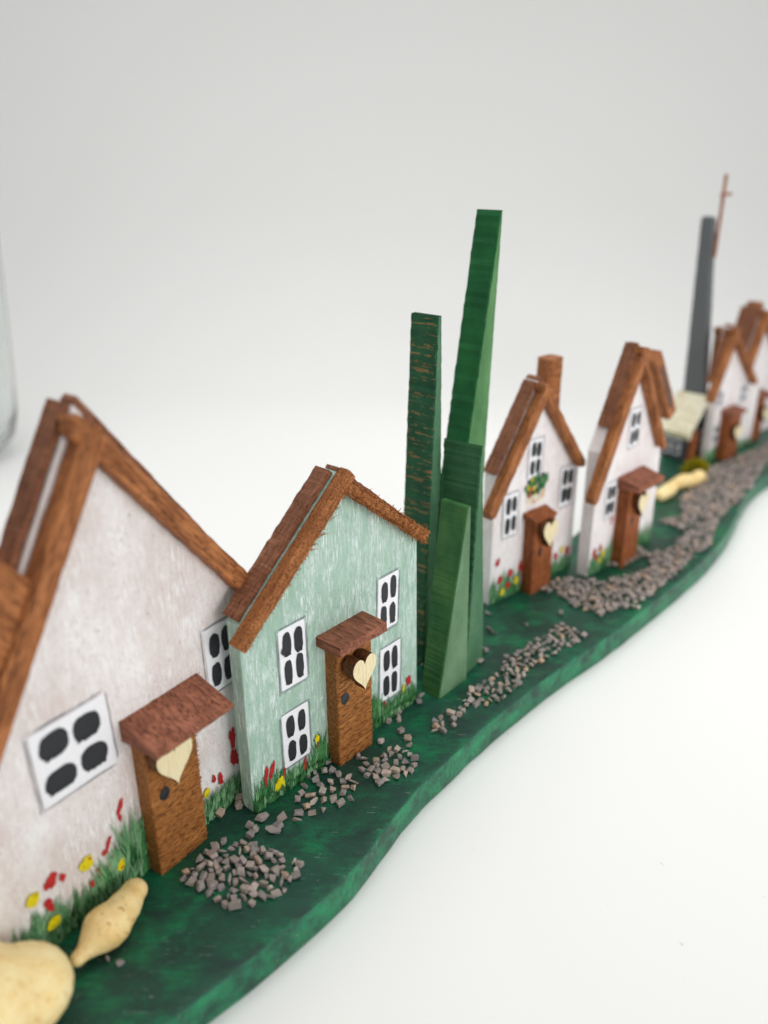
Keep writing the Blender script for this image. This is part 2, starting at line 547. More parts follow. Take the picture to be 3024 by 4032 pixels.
def grass(parent, segs, rnd, soft=0.25):
    """painted grass: overlapping brush bristles on the wall, each a hair prouder than the last"""
    bm = bmesh.new()
    lay = 0
    for (u0, u1, h0, h1, n, lean) in segs:
        for _ in range(n):
            u = rnd.uniform(u0, u1)
            h = h0 + (h1 - h0) * (rnd.random() ** 1.7)
            l_ = lean + rnd.gauss(0, 0.10)
            col = rnd.choices((0, 1, 2, 3), (5, 4, soft * 6, 3))[0]
            if h > (h0 + h1) * 0.5:
                col = rnd.choices((0, 1, 2), (1.2, 4, soft * 24))[0]
            nb = rnd.randint(3, 6)
            for b in range(nb):
                bu = u + rnd.uniform(-0.05, 0.05)
                hb = h * rnd.uniform(0.6, 1.0)
                z0 = rnd.uniform(0.0, 0.12) if rnd.random() < 0.75 else hb * rnd.uniform(0.1, 0.5)
                w = rnd.uniform(0.007, 0.020)
                lay += 1
                y = -0.006 - 0.000012 * lay
                prev = None
                for q in range(4):
                    t = q / 3
                    x = bu + l_ * hb * t * t
                    ww = w * (1 - 0.85 * t ** 2) + 0.001
                    z = z0 + (hb - z0) * t
                    cur = (bm.verts.new((x - ww, y, z)), bm.verts.new((x + ww, y, z)))
                    if prev:
                        bm.faces.new((prev[0], prev[1], cur[1], cur[0])).material_index = col
                    prev = cur
    return link('painted_grass', bm, [G1, G2, G3, G4], parent)


def flowers(parent, reds, yels, rnd):
    """each painted flower is a flat dab of its own, a hair prouder than the grass strokes"""
    k = 0
    for i, (u, z, rx, rz, ro) in enumerate(list(reds) + list(yels)):
        red = i < len(reds)
        bm = bmesh.new()
        k += 1
        if red:
            blob_poly(bm, u, z, rx, rz, -0.026 - 0.0006 * k, rnd, 26, 0.5, ro, 0, 2.0, 0.003)
            if rx > 0.07:
                for q in range(3):
                    k += 1
                    a = rnd.uniform(0, 6.28)
                    blob_poly(bm, u + 0.8 * rx * math.cos(a), z + 0.8 * rz * math.sin(a), rx * 0.45, rz * 0.4, -0.026 - 0.0006 * k, rnd, 12, 0.5, ro)
        else:
            blob_poly(bm, u, z, rx, rz, -0.026 - 0.0006 * k, rnd, 30, 0.22, ro, 1, 2.1, 0.004)
            for q in range(4):
                k += 1
                blob_poly(bm, u + rnd.uniform(-0.6, 0.6) * rx, z + rnd.uniform(-0.6, 0.7) * rz, rx * 0.25, rz * 0.3, -0.026 - 0.0006 * k, rnd, 10, 0.5, ro, rnd.choice((0, 2, 2)))
        link('painted_flower', bm, [RED, YEL, YEL2], parent)


def heart_part(parent, cx, cz, w, h, yf, th, rnd):
    """plywood heart button: pale face, burnt cut edge"""
    pts = []
    for i in range(48):
        t = 2 * math.pi * i / 48
        x = 16 * math.sin(t) ** 3
        y = 13 * math.cos(t) - 5 * math.cos(2 * t) - 2 * math.cos(3 * t) - math.cos(4 * t)
        pts.append((cx + x / 32 * w, cz + (y + 2.5) / 29 * h))
    bm = bmesh.new()
    n = len(pts)
    a = [bm.verts.new((u, yf, z)) for u, z in pts]
    b = [bm.verts.new((u, yf + th, z)) for u, z in pts]
    bm.faces.new(a).material_index = 0
    bm.faces.new(b[::-1]).material_index = 1
    for i in range(n):
        bm.faces.new((a[i], a[(i + 1) % n], b[(i + 1) % n], b[i])).material_index = 1
    bmesh.ops.triangulate(bm, faces=[f for f in bm.faces if len(f.verts) > 4])
    return link('heart', bm, [MW['heart'], MW['burnt']], parent)


def door(parent, u0, u1, h, depth, rnd, mat, heart=None, knob=None, z0=0.0):
    d = box_z('door', parent, mat, u0, u1, -depth, 0.06, z0, h, rnd, 0.008, 0.03, 26)
    if heart:
        cx, cz, w, hh, yf, th = heart
        heart_part(d, cx, cz, w, hh, yf, th, rnd)
    if knob:
        bm = bmesh.new()
        blob_poly(bm, knob[0], knob[1], knob[2], knob[3], -depth - 0.018, rnd, 20, 0.12, -0.2, 0, 2.0, 0.01)
        link('door_knob', bm, MW['knob'], d)
    return d


def canopy(parent, u0, u1, zb0, zb1, zf0, zf1, yf, rnd, mat, tilt=0.0):
    """little porch roof: a wedge or slab over the door"""
    bm = bmesh.new()
    rings = []
    for i in range(17):
        t = i / 16
        u = u0 + (u1 - u0) * t
        dz = tilt * t
        j = lambda: rnd.uniform(-0.010, 0.010)
        pts = [(0.03, zb0), (0.03, zb1 - 0.02), (-0.02, zb1), (yf + 0.02, zf1 + 0.005), (yf, zf1 - 0.02), (yf, zf0 + 0.02), (yf + 0.03, zf0)]
        rings.append([(u, y + j(), z + dz + j()) for y, z in pts])
    loft(bm, rings)
    return link('door_canopy', bm, mat, parent)


def wall(parent, pts, thick, mat):
    bm = bmesh.new()
    prism(bm, pts, 0.0, thick)
    return link('wall', bm, mat, parent, bevel=0.025)


def glue_bead(parent, u0, u1, rnd, n=40):
    bm = bmesh.new()
    rings = []
    for i in range(n):
        t = i / (n - 1)
        u = u0 + (u1 - u0) * t
        r = 0.012 + 0.018 * max(0, noise.noise(Vector((u * 2.2, 3.1, parent.location.x))))
        rings.append([(u, -r * math.cos(a), 0.006 + r * 0.9 * math.sin(a)) for a in (0, 0.8, 1.57, 2.3, 3.14)])
    loft(bm, rings)
    return link('glue_bead', bm, MW['glue'], parent, smooth=True)


HG = 'wooden cottages in a row on the green base'

# ------------------------------------------------------------------ setting: backdrop sweep
bm = bmesh.new()
prof = [(-160, -0.9), (-40, -0.9), (20, -0.9), (57, -0.9)]
R0 = 13.0
for k in range(1, 17):
    a = math.radians(87 * k / 16)
    prof.append((57 + R0 * math.sin(a), -0.9 + R0 * (1 - math.cos(a))))
py, pz = prof[-1]
prof.append((py + 5, pz + 95))
cols = [-190, -90, -30, 30, 90, 190]
grid = [[bm.verts.new((x, y, z)) for x in cols] for y, z in prof]
for r0, r1 in zip(grid, grid[1:]):
    for i in range(len(cols) - 1):
        bm.faces.new((r0[i], r0[i + 1], r1[i + 1], r1[i]))
m = M('white_backdrop', 0.6, 0.25)
n_ = m.noise(m.coord((0.05, 0.05, 0.05)), 1.0, 3, 0.5)
sp = m.noise(m.coord((3.2, 3.2, 3.2), off=(5, 2, 0)), 1.0, 3, 0.6)
m.color(m.mix(m.ramp(sp, 0.735, 0.76, 0, 0.35), m.mix(n_, lin(240, 240, 238), lin(243, 243, 242)), lin(150, 148, 142)))
bd = link('backdrop', bm, m.m, smooth=True)
bd['kind'] = 'structure'

# ------------------------------------------------------------------ green base board


def catmull(P, n=8):
    out = []
    Q = [2 * Vector(P[0]) - Vector(P[1])] + [Vector(p) for p in P] + [2 * Vector(P[-1]) - Vector(P[-2])]
    for i in range(1, len(Q) - 2):
        for k in range(n):
            t = k / n
            p0, p1, p2, p3 = Q[i - 1], Q[i], Q[i + 1], Q[i + 2]
            out.append(0.5 * ((2 * p1) + (p2 - p0) * t + (2 * p0 - 5 * p1 + 4 * p2 - p3) * t * t + (3 * p1 - p0 - 3 * p2 + p3) * t ** 3))
    out.append(Vector(P[-1]))
    return out


front_edge = [(-12.5, 8.2), (-9.2, 8.1), (-6.6, 8.75), (-4.9, 9.9), (-3.5, 11.2), (-2.3, 12.4), (-1.3, 13.5), (-0.6, 14.45), (0.0, 15.5), (0.76, 16.75), (1.61, 17.85), (2.66, 19.15), (4.04, 20.7), (5.61, 22.35), (7.73, 24.36), (9.7, 26.43), (11.02, 27.86), (12.44, 29.45), (14.01, 31.43), (15.43, 33.58), (16.73, 35.81), (18.02, 37.8), (19.73, 39.76), (22.5, 42.2), (26, 44.6), (30.5, 46.8)]
back_edge = [(32, 53), (26, 53.2), (21.5, 51), (17.4, 47.8), (14.2, 44), (11.8, 40.4), (10.2, 36.6), (8.6, 33.0), (6.6, 30.6), (4.2, 28.2), (1.8, 25.6), (-1.2, 22.6), (-4.0, 19.8), (-6.8, 17), (-10, 14.2), (-13.4, 12.6)]
outl = catmull(front_edge, 7) + catmull(back_edge, 5)
bm = bmesh.new()
N = len(outl)
nor = []
for i in range(N):
    t = (outl[(i + 1) % N] - outl[i - 1]).normalized()
    nor.append(Vector((-t.y, t.x)))
rings = []
rb = 0.09
lev = [(-0.9, 0.05), (-0.84, 0.0), (-0.5, 0.0), (-rb, 0.0)] + [(-rb + rb * math.sin(a), rb * (1 - math.cos(a))) for a in (0.4, 0.8, 1.2)] + [(0.0, rb), (0.0, rb + 0.25)]
rr = random.Random(2)
for z, ins in lev:
    ring = []
    for i in range(N):
        p = outl[i] + nor[i] * (ins + 0.025 * noise.noise(Vector((outl[i].x * 1.3, outl[i].y * 1.3, z * 2))))
        ring.append((p.x, p.y, z))
    rings.append(ring)
loft(bm, rings)
base = link('base_board', bm, MW['base'], smooth=False)
for p in base.data.polygons:
    p.use_smooth = len(p.vertices) == 4
tag(base, 'long wavy green painted wooden board carrying the row of cottages', 'base board')

# ------------------------------------------------------------------ H0: cottage cut by the left edge
rnd = random.Random(100)
d1 = Vector((math.cos(math.radians(54.44)), math.sin(math.radians(54.44)), 0))
n1 = Vector((d1.y, -d1.x, 0))
O1 = Vector((-7.39, 11.38, 0)) - n1 * 0.1
h0 = empty('cottage', O1 - d1 * 4.7 + n1 * 0.0, math.radians(54.44), 'cottage cut off by the left picture edge, only its brown roof end showing', 'house', HG)
wall(h0, [(0, 0), (4.5, 0), (4.5, 9.9), (2.4, 11.9), (0, 9.6)], 0.5, MW['white'])
stick('roof_strip', h0, MW['strip'], (2.4, 12.1), (6.5, 8.5), 0.05, 0.12, 0.5, rnd, thick_up=0.14)
stick('roof_strip', h0, MW['strip'], (2.4, 11.96), (-0.4, 9.2), 0.05, 0.1, 0.5, rnd, thick_up=0.14)
stick('bargeboard', h0, MW['stick'], (2.9, 13.1), (6.95, 7.75), 1.7, -0.3, 0.1, rnd)
stick('bargeboard', h0, MW['stick'], (2.4, 11.95), (-0.6, 9.0), 0.55, -0.4, 0.0, rnd)

# ------------------------------------------------------------------ H1: large white cottage
rnd = random.Random(101)
h1 = empty('cottage', O1, math.radians(54.44), 'large white cottage at front with one wide window, left of the mint cottage', 'house', HG)
wall(h1, [(0, 0), (7.3, 0), (7.3, 5.6), (3.45, 10.95), (0, 5.15)], 0.42, MW['white'])
stick('roof_strip', h1, MW['strip'], (0.0, 5.16), (3.42, 10.96), 0.0, 0.06, 0.52, rnd, thick_up=0.16)
stick('roof_strip', h1, MW['strip'], (3.5, 10.97), (7.3, 5.72), 0.0, 0.1, 0.46, rnd, thick_up=0.14)
stick('bargeboard', h1, MW['stick'], (-0.75, 3.75), (3.42, 10.72), 0.50, -0.42, 0.0, rnd, rounded=0.25, jit=0.01)
stick('bargeboard', h1, MW['stick'], (3.28, 10.98), (7.45, 5.65), 0.44, -0.38, 0.0, rnd, rounded=0.2, jit=0.014)
window(h1, 1.42, 3.33, 3.14, 5.05, rnd, 0.045, -0.03, 0.39, rag=0.07, pane_h=0.165)
window(h1, 5.82, 3.41, 6.75, 5.12, rnd, 0.03, -0.02, 0.34)
dr = door(h1, 3.54, 4.94, 3.75, 0.44, rnd, MW['door'], (4.02, 3.05, 0.98, 1.12, -0.82, 0.30), (3.9, 2.12, 0.13, 0.17))
bm = bmesh.new()
for k in range(240):
    z = rnd.uniform(0.05, 3.7)
    p = Vector((4.93, rnd.uniform(-0.43, -0.30), z))
    d = Vector((1.0, rnd.uniform(-0.6, 0.1), rnd.uniform(-0.9, 0.9))).normalized()
    l, q = rnd.uniform(0.03, 0.09), rnd.uniform(0.008, 0.016)
    a_ = d.orthogonal().normalized() * q
    b_ = d.cross(a_)
    bm.faces.new([bm.verts.new(v) for v in (p - a_, p + a_, p + d * l)])
    bm.faces.new([bm.verts.new(v) for v in (p - b_, p + b_, p + d * l)])
link('splinters', bm, MW['fibre'], dr)
canopy(h1, 3.34, 5.50, 3.72, 4.2, 3.72, 3.83, -1.14, rnd, MW['canopy'])
grass(h1, [(0.15, 1.3, 0.2, 1.3, 230, 0.05), (1.2, 2.6, 0.2, 1.15, 300, 0.08), (2.3, 3.05, 0.3, 1.55, 150, -0.12), (2.95, 3.5, 0.5, 2.25, 190, 0.02), (0.2, 3.4, 0.08, 0.6, 520, 0.0), (4.9, 6.5, 0.2, 0.95, 330, 0.03), (4.9, 6.5, 0.1, 0.5, 170, 0)], rnd, 0.35)
flowers(h1, [(3.05, 2.18, 0.05, 0.24, -0.35), (3.0, 1.9, 0.04, 0.08, 0), (2.64, 1.5, 0.05, 0.16, -0.4), (2.52, 1.32, 0.07, 0.08, 0), (1.27, 1.62, 0.15, 0.16, 0.3), (1.5, 1.5, 0.06, 0.1, 0.2), (1.12, 1.05, 0.08, 0.17, 0.4), (2.3, 0.96, 0.05, 0.1, 0.3), (2.1, 0.8, 0.06, 0.09, 0), (2.6, 0.8, 0.05, 0.12, 0.2), (6.36, 1.8, 0.10, 0.30, 0.0), (6.38, 1.25, 0.12, 0.26, 0.1), (5.66, 1.05, 0.06, 0.13, 0), (5.86, 0.94, 0.08, 0.15, 0)],
        [(2.06, 1.4, 0.16, 0.17, 0.2), (2.85, 0.72, 0.12, 0.15, -0.5), (0.82, 1.5, 0.15, 0.17, -0.5), (1.12, 0.6, 0.15, 0.15, -0.4), (5.38, 0.84, 0.09, 0.13, -0.4)], rnd)
glue_bead(h1, 5.0, 6.5, rnd)

# ------------------------------------------------------------------ H2: mint cottage
rnd = random.Random(102)
A2 = math.radians(48.24)
d2 = Vector((math.cos(A2), math.sin(A2), 0))
n2 = Vector((d2.y, -d2.x, 0))
OG = Vector((-3.23, 15.99, 0))
h2 = empty('cottage', OG - n2 * 0.04, A2, 'mint green cottage with four small windows, frayed gable board and heart on its door', 'house', HG)
wall(h2, [(0, 0), (6.33, 0), (6.24, 5.55), (3.2, 8.12), (0, 5.33)], 0.42, MW['mint'])
stick('roof_strip', h2, MW['strip'], (0.06, 5.40), (3.12, 8.09), 0.0, 0.04, 0.5, rnd, thick_up=0.14, jit=0.016)
stick('roof_strip', h2, MW['strip'], (3.3, 8.08), (6.5, 5.4), 0.0, 0.06, 0.46, rnd, thick_up=0.1, jit=0.016)
stick('bargeboard', h2, MW['stick_fuzzy'], (-0.33, 5.08), (3.30, 8.22), 0.36, -0.36, 0.0, rnd, jit=0.014)
bb = stick('bargeboard', h2, MW['fibre'], (3.22, 8.0), (6.36, 5.52), 0.27, -0.36, 0.0, rnd, jit=0.035, seg=60)
bb['label'] = 'frayed gable board with splintered fibres'
# splinters on the frayed board and a few under the left one
bm = bmesh.new()


def spike(bm, p, d, l, r):
    d = Vector(d).normalized()
    a = d.orthogonal().normalized()
    b = d.cross(a)
    tip = bm.verts.new(Vector(p) + d * l)
    q = [bm.verts.new(Vector(p) + (a * math.cos(t) + b * math.sin(t)) * r) for t in (0, 2.09, 4.19)]
    for i in range(3):
        bm.faces.new((q[i], q[(i + 1) % 3], tip))


L2 = math.hypot(3.14, 2.48)
for k in range(1100):
    t = rnd.random() ** 0.8 * L2
    face = rnd.random()
    z = -0.27 if face < 0.4 else (0.0 if face < 0.6 else rnd.uniform(-0.27, 0.0))
    y = rnd.uniform(-0.37, -0.3) if face < 0.6 else -0.36
    dz = -1 if face < 0.4 else (0.8 if face < 0.6 else rnd.uniform(-0.6, 0.6))
    dd = (rnd.uniform(-1.4, 1.4), rnd.uniform(-0.8, 0.1), dz)
    ln = rnd.uniform(0.03, 0.10) * (2.4 if rnd.random() < 0.08 else 1)
    # mirrored local frame of the stick: positive y may point either way, so use the sign of its matrix
    sy = 1 if bb.matrix_local[1][1] > 0 else -1
    spike(bm, (t, y * sy, z), (dd[0], dd[1] * sy, dd[2]), ln, rnd.uniform(0.012, 0.026))
link('splinters', bm, MW['fibre'], bb)
bl_ = [c for c in h2.children if c.name.startswith('bargeboard')][0]
bm = bmesh.new()
sy = 1 if bl_.matrix_local[1][1] > 0 else -1
for t, l in ((3.9, 0.16), (3.6, 0.3), (3.2, 0.26), (3.15, 0.2), (3.1, 0.16), (2.75, 0.28), (2.2, 0.1), (4.2, 0.1), (1.5, 0.08), (2.9, 0.12)):
    spike(bm, (t, -0.34 * sy, -0.355), (rnd.uniform(0.2, 1.2), -0.2 * sy, -0.5), l, 0.018)
for k in range(260):
    spike(bm, (rnd.uniform(0.0, 4.7), rnd.uniform(-0.36, -0.2) * sy, -0.355), (rnd.uniform(-0.8, 0.8), rnd.uniform(-0.6, 0.2) * sy, -0.8), rnd.uniform(0.03, 0.09), rnd.uniform(0.008, 0.016))
link('splinters', bm, MW['fibre'], bl_)
window(h2, 1.14, 2.99, 1.99, 4.68, rnd, 0.012, -0.01, 0.31, smear=True, pane_h=0.195, rag=0.08)
window(h2, 1.08, 0.68, 1.97, 2.28, rnd, 0.012, -0.01, 0.31, pane_h=0.195, rag=0.08)
window(h2, 4.60, 3.02, 5.42, 4.65, rnd, 0.012, 0.03, 0.31, pane_h=0.195, rag=0.08)
window(h2, 4.68, 0.70, 5.52, 2.44, rnd, 0.012, 0.02, 0.31, pane_h=0.195, rag=0.08)
door(h2, 2.62, 3.92, 3.75, 0.42, rnd, MW['door'], (3.16, 2.88, 0.86, 0.98, -0.88, 0.36), (2.87, 2.06, 0.14, 0.17))
canopy(h2, 2.33, 4.02, 3.72, 4.0, 3.72, 3.99, -0.86, rnd, MW['canopy'])
grass(h2, [(0.03, 1.1, 0.15, 1.05, 200, 0.03), (1.0, 2.6, 0.12, 0.75, 230, 0.03), (2.05, 2.5, 0.3, 1.3, 60, 0.03), (3.95, 4.75, 0.2, 1.3, 150, 0.0), (4.7, 6.25, 0.15, 0.85, 260, 0.02), (0.03, 6.2, 0.06, 0.4, 700, 0)], rnd, 0.05)
flowers(h2, [(0.45, 0.88, 0.06, 0.24, -0.15), (0.64, 0.92, 0.07, 0.24, -0.2), (1.03, 0.62, 0.025, 0.16, -0.1), (1.75, 0.42, 0.045, 0.27, -0.1), (2.24, 0.72, 0.05, 0.30, -0.15), (5.9, 0.84, 0.09, 0.17, 0), (5.69, 0.5, 0.05, 0.2, 0), (4.86, 0.5, 0.07, 0.2, 0), (4.4, 0.6, 0.04, 0.16, 0), (4.92, 0.35, 0.05, 0.14, -0.2)],
        [(0.86, 0.36, 0.15, 0.20, -0.2), (2.2, 0.98, 0.08, 0.11, 0), (5.68, 0.68, 0.06, 0.16, 0), (5.0, 0.24, 0.13, 0.16, 0)], rnd)
glue_bead(h2, 0.1, 6.2, rnd)

# ------------------------------------------------------------------ trees
TG = 'green wooden wedge trees between the cottages'


def tree(label, u, off, ang_extra, prof, depth, mats, rnd, lean_back=0.0, rough_top=0.0, jit=0.02, rag=0.0, tw=0.0):
    """wedge tree; prof: list of (z, u_left, u_right) in its own frame"""
    o = OG + d2 * u + n2 * off
    bm = bmesh.new()
    rings = []
    zt = prof[-1][0]
    nz = 90
    r2 = rnd
    for i in range(nz + 1):
        z = zt * i / nz
        for (za, la, ra_), (zb, lb, rb_) in zip(prof, prof[1:]):
            if za <= z <= zb + 1e-6:
                t = (z - za) / (zb - za)
                x0, x1 = la + (lb - la) * t, ra_ + (rb_ - ra_) * t
                break
        dp = depth[0] + (depth[1] - depth[0]) * z / zt
        j = lambda k=1.0: r2.uniform(-jit, jit) * k
        yb = lean_back * z / zt
        rj = r2.uniform(-1, 1) * jit * 1.5
        ch = min(0.035, (x1 - x0) * 0.3)
        zz = (lambda: z + (r2.uniform(-rough_top, 0) if i == nz else 0))
        rings.append([(x0 + ch + j(0.5), yb + j(0.3), zz()), (x1 - ch + j(0.3), yb + j(0.3), zz()), (x1 + j(0.3), yb + ch + j(0.3), zz()), (x1 + j(0.3), yb + dp, zz()),
                      (x0 + rj + j(0.4), yb + dp + rj, zz()), (x0 + rj * 0.6 + j(0.4), yb + ch + j(0.4), zz())])
    loft(bm, rings, 0, True, lambda i: 1 if i in (0, 1, 2) else 0)  # planed faces: paler by finish, with the light on that side painted in
    t = link('wooden_tree', bm, mats)
    t.location = o
    t.rotation_euler = (0, 0, A2 + ang_extra)
    tag(t, label, 'tree', TG)
    return t


rnd = random.Random(7)
tan = lin(150, 116, 74)
mA = mat_tree_sawn('tree_sawn_worn', lin(30, 78, 54), lin(46, 98, 64), tan, 0.13, 3)
mD = mat_tree_sawn('tree_sawn_grey', lin(40, 84, 54), lin(58, 104, 68), tan, -0.03, 33, 0.25)
mB = mat_tree_sawn('tree_sawn', lin(22, 84, 46), lin(34, 104, 54), tan, -0.05, 13, 0.3)
mC = mat_tree_sawn('tree_sawn_old', lin(44, 92, 52), lin(72, 116, 62), lin(120, 120, 70), -0.02, 23, 0.15)
pA = mat_tree_planed_lit('tree_planed_lit_grey', lin(66, 108, 78), lin(86, 126, 94), 2)
pB = mat_tree_planed_lit('tree_planed_lit', lin(70, 118, 72), lin(96, 142, 92), 5)
pC = mat_tree_planed_lit('tree_planed_lit_olive', lin(84, 118, 84), lin(112, 146, 112), 8)
tree('shortest green wedge tree, standing in front of the other three beside the gravel trail', 6.70, 0.5, 0.0, [(0, 0.0, 1.42), (5.7, 1.10, 1.30), (5.85, 1.12, 1.30)], (0.66, 0.95), (mC, pC), rnd, jit=0.007)
tree('dark green tree with rounded top, squeezed between the tallest and the shortest tree', 8.25, 0.34, 0.12, [(0, 0.0, 1.15), (2, 0.12, 1.02), (6.9, 0.40, 0.56), (7.3, 0.44, 0.52), (7.4, 0.47, 0.5)], (0.85, 1.25), (mD, pA), rnd)
tree('tallest tree of the group, leaning right, with a bright green planed side', 8.72, -1.1, 0.0, [(0, 0.0, 2.0), (6.8, 1.21, 2.2), (13.2, 2.36, 2.50), (13.5, 2.42, 2.50)], (0.85, 0.85), (mB, pB), rnd, jit=0.025)
tree('tall dark green tree with tan saw marks, partly behind the mint cottage', 7.76, -1.0, 0.0, [(0, 0.0, 0.95), (5.4, 0.23, 0.8), (10.8, 0.45, 0.64), (11.05, 0.47, 0.62)], (1.0, 0.95), (mA, pA), rnd, rough_top=0.45, jit=0.03)

# ------------------------------------------------------------------ H3
rnd = random.Random(103)
h3 = empty('cottage', (3.76, 26.26, 0), math.radians(40.98), 'white cottage with a chimney and a hanging flower basket, right of the green trees', 'house', HG)
wall(h3, [(0, 0), (4.72, 0), (4.70, 4.35), (1.95, 7.92), (0, 4.95)], 0.5, MW['white2'])
stick('roof_strip', h3, MW['strip'], (0.0, 5.0), (1.85, 7.88), 0.0, -0.05, 0.48, rnd, thick_up=0.11)
stick('roof_strip', h3, MW['strip'], (2.0, 7.94), (4.85, 4.3), 0.0, 0.06, 0.6, rnd, thick_up=0.15)
stick('bargeboard', h3, MW['stick'], (-0.72, 3.75), (1.98, 7.92), 0.40, -0.4, 0.0, rnd, rounded=0.1)
stick('bargeboard', h3, MW['stick'], (1.9, 8.0), (4.66, 4.45), 0.34, -0.4, 0.0, rnd, rounded=0.1)
box_z('chimney', h3, MW['stick'], 3.34, 4.16, 0.62, 1.3, 5.6, 8.3, rnd, 0.012, 0.12)
window(h3, 1.72, 4.42, 2.44, 5.85, rnd, 0.02, 0, 0.34)
window(h3, 0.52, 2.5, 1.28, 4.1, rnd, 0.02, 0, 0.34)
window(h3, 3.64, 2.80, 4.44, 4.38, rnd, 0.02, 0, 0.36)
door(h3, 1.72, 2.85, 3.0, 0.5, rnd, MW['door_red'], (2.22, 2.42, 0.80, 1.05, -0.82, 0.3), (2.07, 1.66, 0.09, 0.16))
canopy(h3, 1.6, 2.85, 2.95, 3.18, 2.9, 3.02, -0.56, rnd, MW['door_red'])
grass(h3, [(0.05, 1.6, 0.15, 1.3, 150, 0.03), (0.05, 1.7, 0.1, 0.5, 110, 0), (2.9, 4.65, 0.15, 0.9, 130, 0.02)], rnd, 0.15)
# painted hanging basket
fb = bmesh.new()
for k in range(60):
    a, r = rnd.uniform(0, 6.28), rnd.random() ** 0.5
    u, z = 2.22 + 0.62 * r * math.cos(a), 4.12 + 0.36 * r * math.sin(a) + 0.12 * math.cos(a)
    blob_poly(fb, u, z, 0.07, 0.11, -0.03 - 0.0008 * k, rnd, 10, 0.3, rnd.uniform(-1, 1), rnd.choices((0, 1, 2, 3), (5, 5, 5.0, 0.7))[0])
for k in range(10):
    blob_poly(fb, 2.22 + rnd.uniform(-0.5, 0.4), 3.7 + rnd.uniform(-0.2, 0.15), 0.035, 0.09, -0.1 - 0.0008 * k, rnd, 10, 0.3, rnd.uniform(-1, 1), rnd.choice((2, 3, 3)))
link('painted_basket', fb, [G1, G2, YEL, RED], h3)
flowers(h3, [(0.34, 1.62, 0.09, 0.15, -0.4), (1.03, 0.98, 0.12, 0.15, 0.2), (0.5, 0.88, 0.12, 0.13, 0), (0.96, 0.5, 0.1, 0.12, 0), (1.6, 1.05, 0.08, 0.2, 0), (3.7, 0.8, 0.11, 0.13, 0), (4.4, 0.8, 0.12, 0.16, 0)],
        [(1.4, 0.55, 0.12, 0.15, 0), (0.65, 0.33, 0.11, 0.14, 0), (4.03, 0.95, 0.1, 0.15, 0)], rnd)

# ------------------------------------------------------------------ H4
rnd = random.Random(104)
h4 = empty('cottage', (7.78, 28.35, 0), math.radians(44.72), 'tall steep-roofed white cottage with two windows, its left roof ending in a bare white step', 'house', HG)
wall(h4, [(0, 0), (4.79, 0), (4.7, 3.95), (1.8, 8.62), (0, 5.05)], 0.5, MW['white2'])
stick('roof_strip', h4, MW['strip'], (0.42, 5.9), (1.80, 8.70), 0.0, -0.1, 0.42, rnd, thick_up=0.11)
stick('roof_strip', h4, MW['strip'], (1.85, 8.64), (4.9, 3.85), 0.0, 0.06, 0.4, rnd, thick_up=0.15)
stick('bargeboard', h4, MW['stick'], (-0.86, 3.42), (1.76, 8.70), 0.42, -0.4, 0.0, rnd, rounded=0.12)
stick('bargeboard', h4, MW['stick'], (1.70, 8.74), (4.42, 4.35), 0.28, -0.4, 0.0, rnd, rounded=0.12)
chm = stick('chimney', h4, MW['stick'], (4.62, 7.95), (6.5, 5.25), 0.62, 0.42, 1.2, rnd, ch=0.05)
bm = bmesh.new()
loft(bm, [rring(x, -0.02, 0.03, -0.40, -0.22, 0.02, rnd, 0.006) for x in (0.5, 1.2, 2.0, 2.8)])
gr = link('groove_strip', bm, MW['slate'], chm)  # raised dark strip in place of a cut groove
gr.location = (0, 0.42 if chm.matrix_local[1][1] > 0 else -0.42, 0)
window(h4, 1.95, 4.75, 2.7, 6.25, rnd, 0.02, 0, 0.36)
window(h4, 0.74, 2.22, 1.40, 3.62, rnd, 0.02, 0, 0.36)
door(h4, 1.62, 2.72, 3.35, 0.5, rnd, MW['door_red'], (2.22, 2.6, 0.74, 0.95, -0.80, 0.28), (2.03, 1.92, 0.08, 0.16))
canopy(h4, 1.5, 3.35, 3.3, 3.72, 3.28, 3.5, -0.95, rnd, MW['canopy'])
grass(h4, [(0.05, 1.6, 0.15, 1.2, 150, 0.03), (1.3, 1.65, 0.3, 1.6, 50, 0.03), (0.05, 1.6, 0.1, 0.5, 100, 0), (2.75, 4.7, 0.15, 1.1, 130, 0.02)], rnd, 0.2)
flowers(h4, [(0.3, 0.95, 0.09, 0.16, 0), (0.72, 1.05, 0.08, 0.16, 0), (1.35, 2.0, 0.05, 0.16, -0.3), (0.5, 0.7, 0.08, 0.12, 0)], [(0.95, 0.75, 0.1, 0.18, 0), (0.75, 0.5, 0.09, 0.12, 0), (3.0, 1.1, 0.09, 0.16, 0)], rnd)

# ------------------------------------------------------------------ church with its tower
rnd = random.Random(105)
AC = math.radians(42)
ch = empty('chapel', (15.71, 41.13, 0), AC, 'dark grey chapel with cream roof and tall grey tower carrying a cross', 'chapel')
bm = bmesh.new()
prism(bm, [(0, 0), (2.5, 0), (2.5, 1.5), (1.25, 3.0), (0, 1.5)], 0.0, 1.25)
link('wall', bm, MW['slate'], ch, bevel=0.025)
bm = bmesh.new()     # cream roof: two thick slopes over the nave
for u0, z0, u1, z1, sg in ((-0.28, 1.38, 1.25, 3.14, 1), (2.8, 1.38, 1.25, 3.14, -1)):
    rings = []
    for i in range(13):
        t = i / 12
        u, z = u0 + (u1 - u0) * t, z0 + (z1 - z0) * t
        j = lambda: rnd.uniform(-0.06, 0.06)
        rings.append([(u - 0.12 * sg, -0.32 + j(), z + 0.28 + j()), (u - 0.12 * sg, 1.42 + j(), z + 0.28 + j()), (u, 1.42 + j(), z + j()), (u, -0.30 + j(), z + j())])
    loft(bm, rings)
link('roof', bm, MW['thatch'], ch)
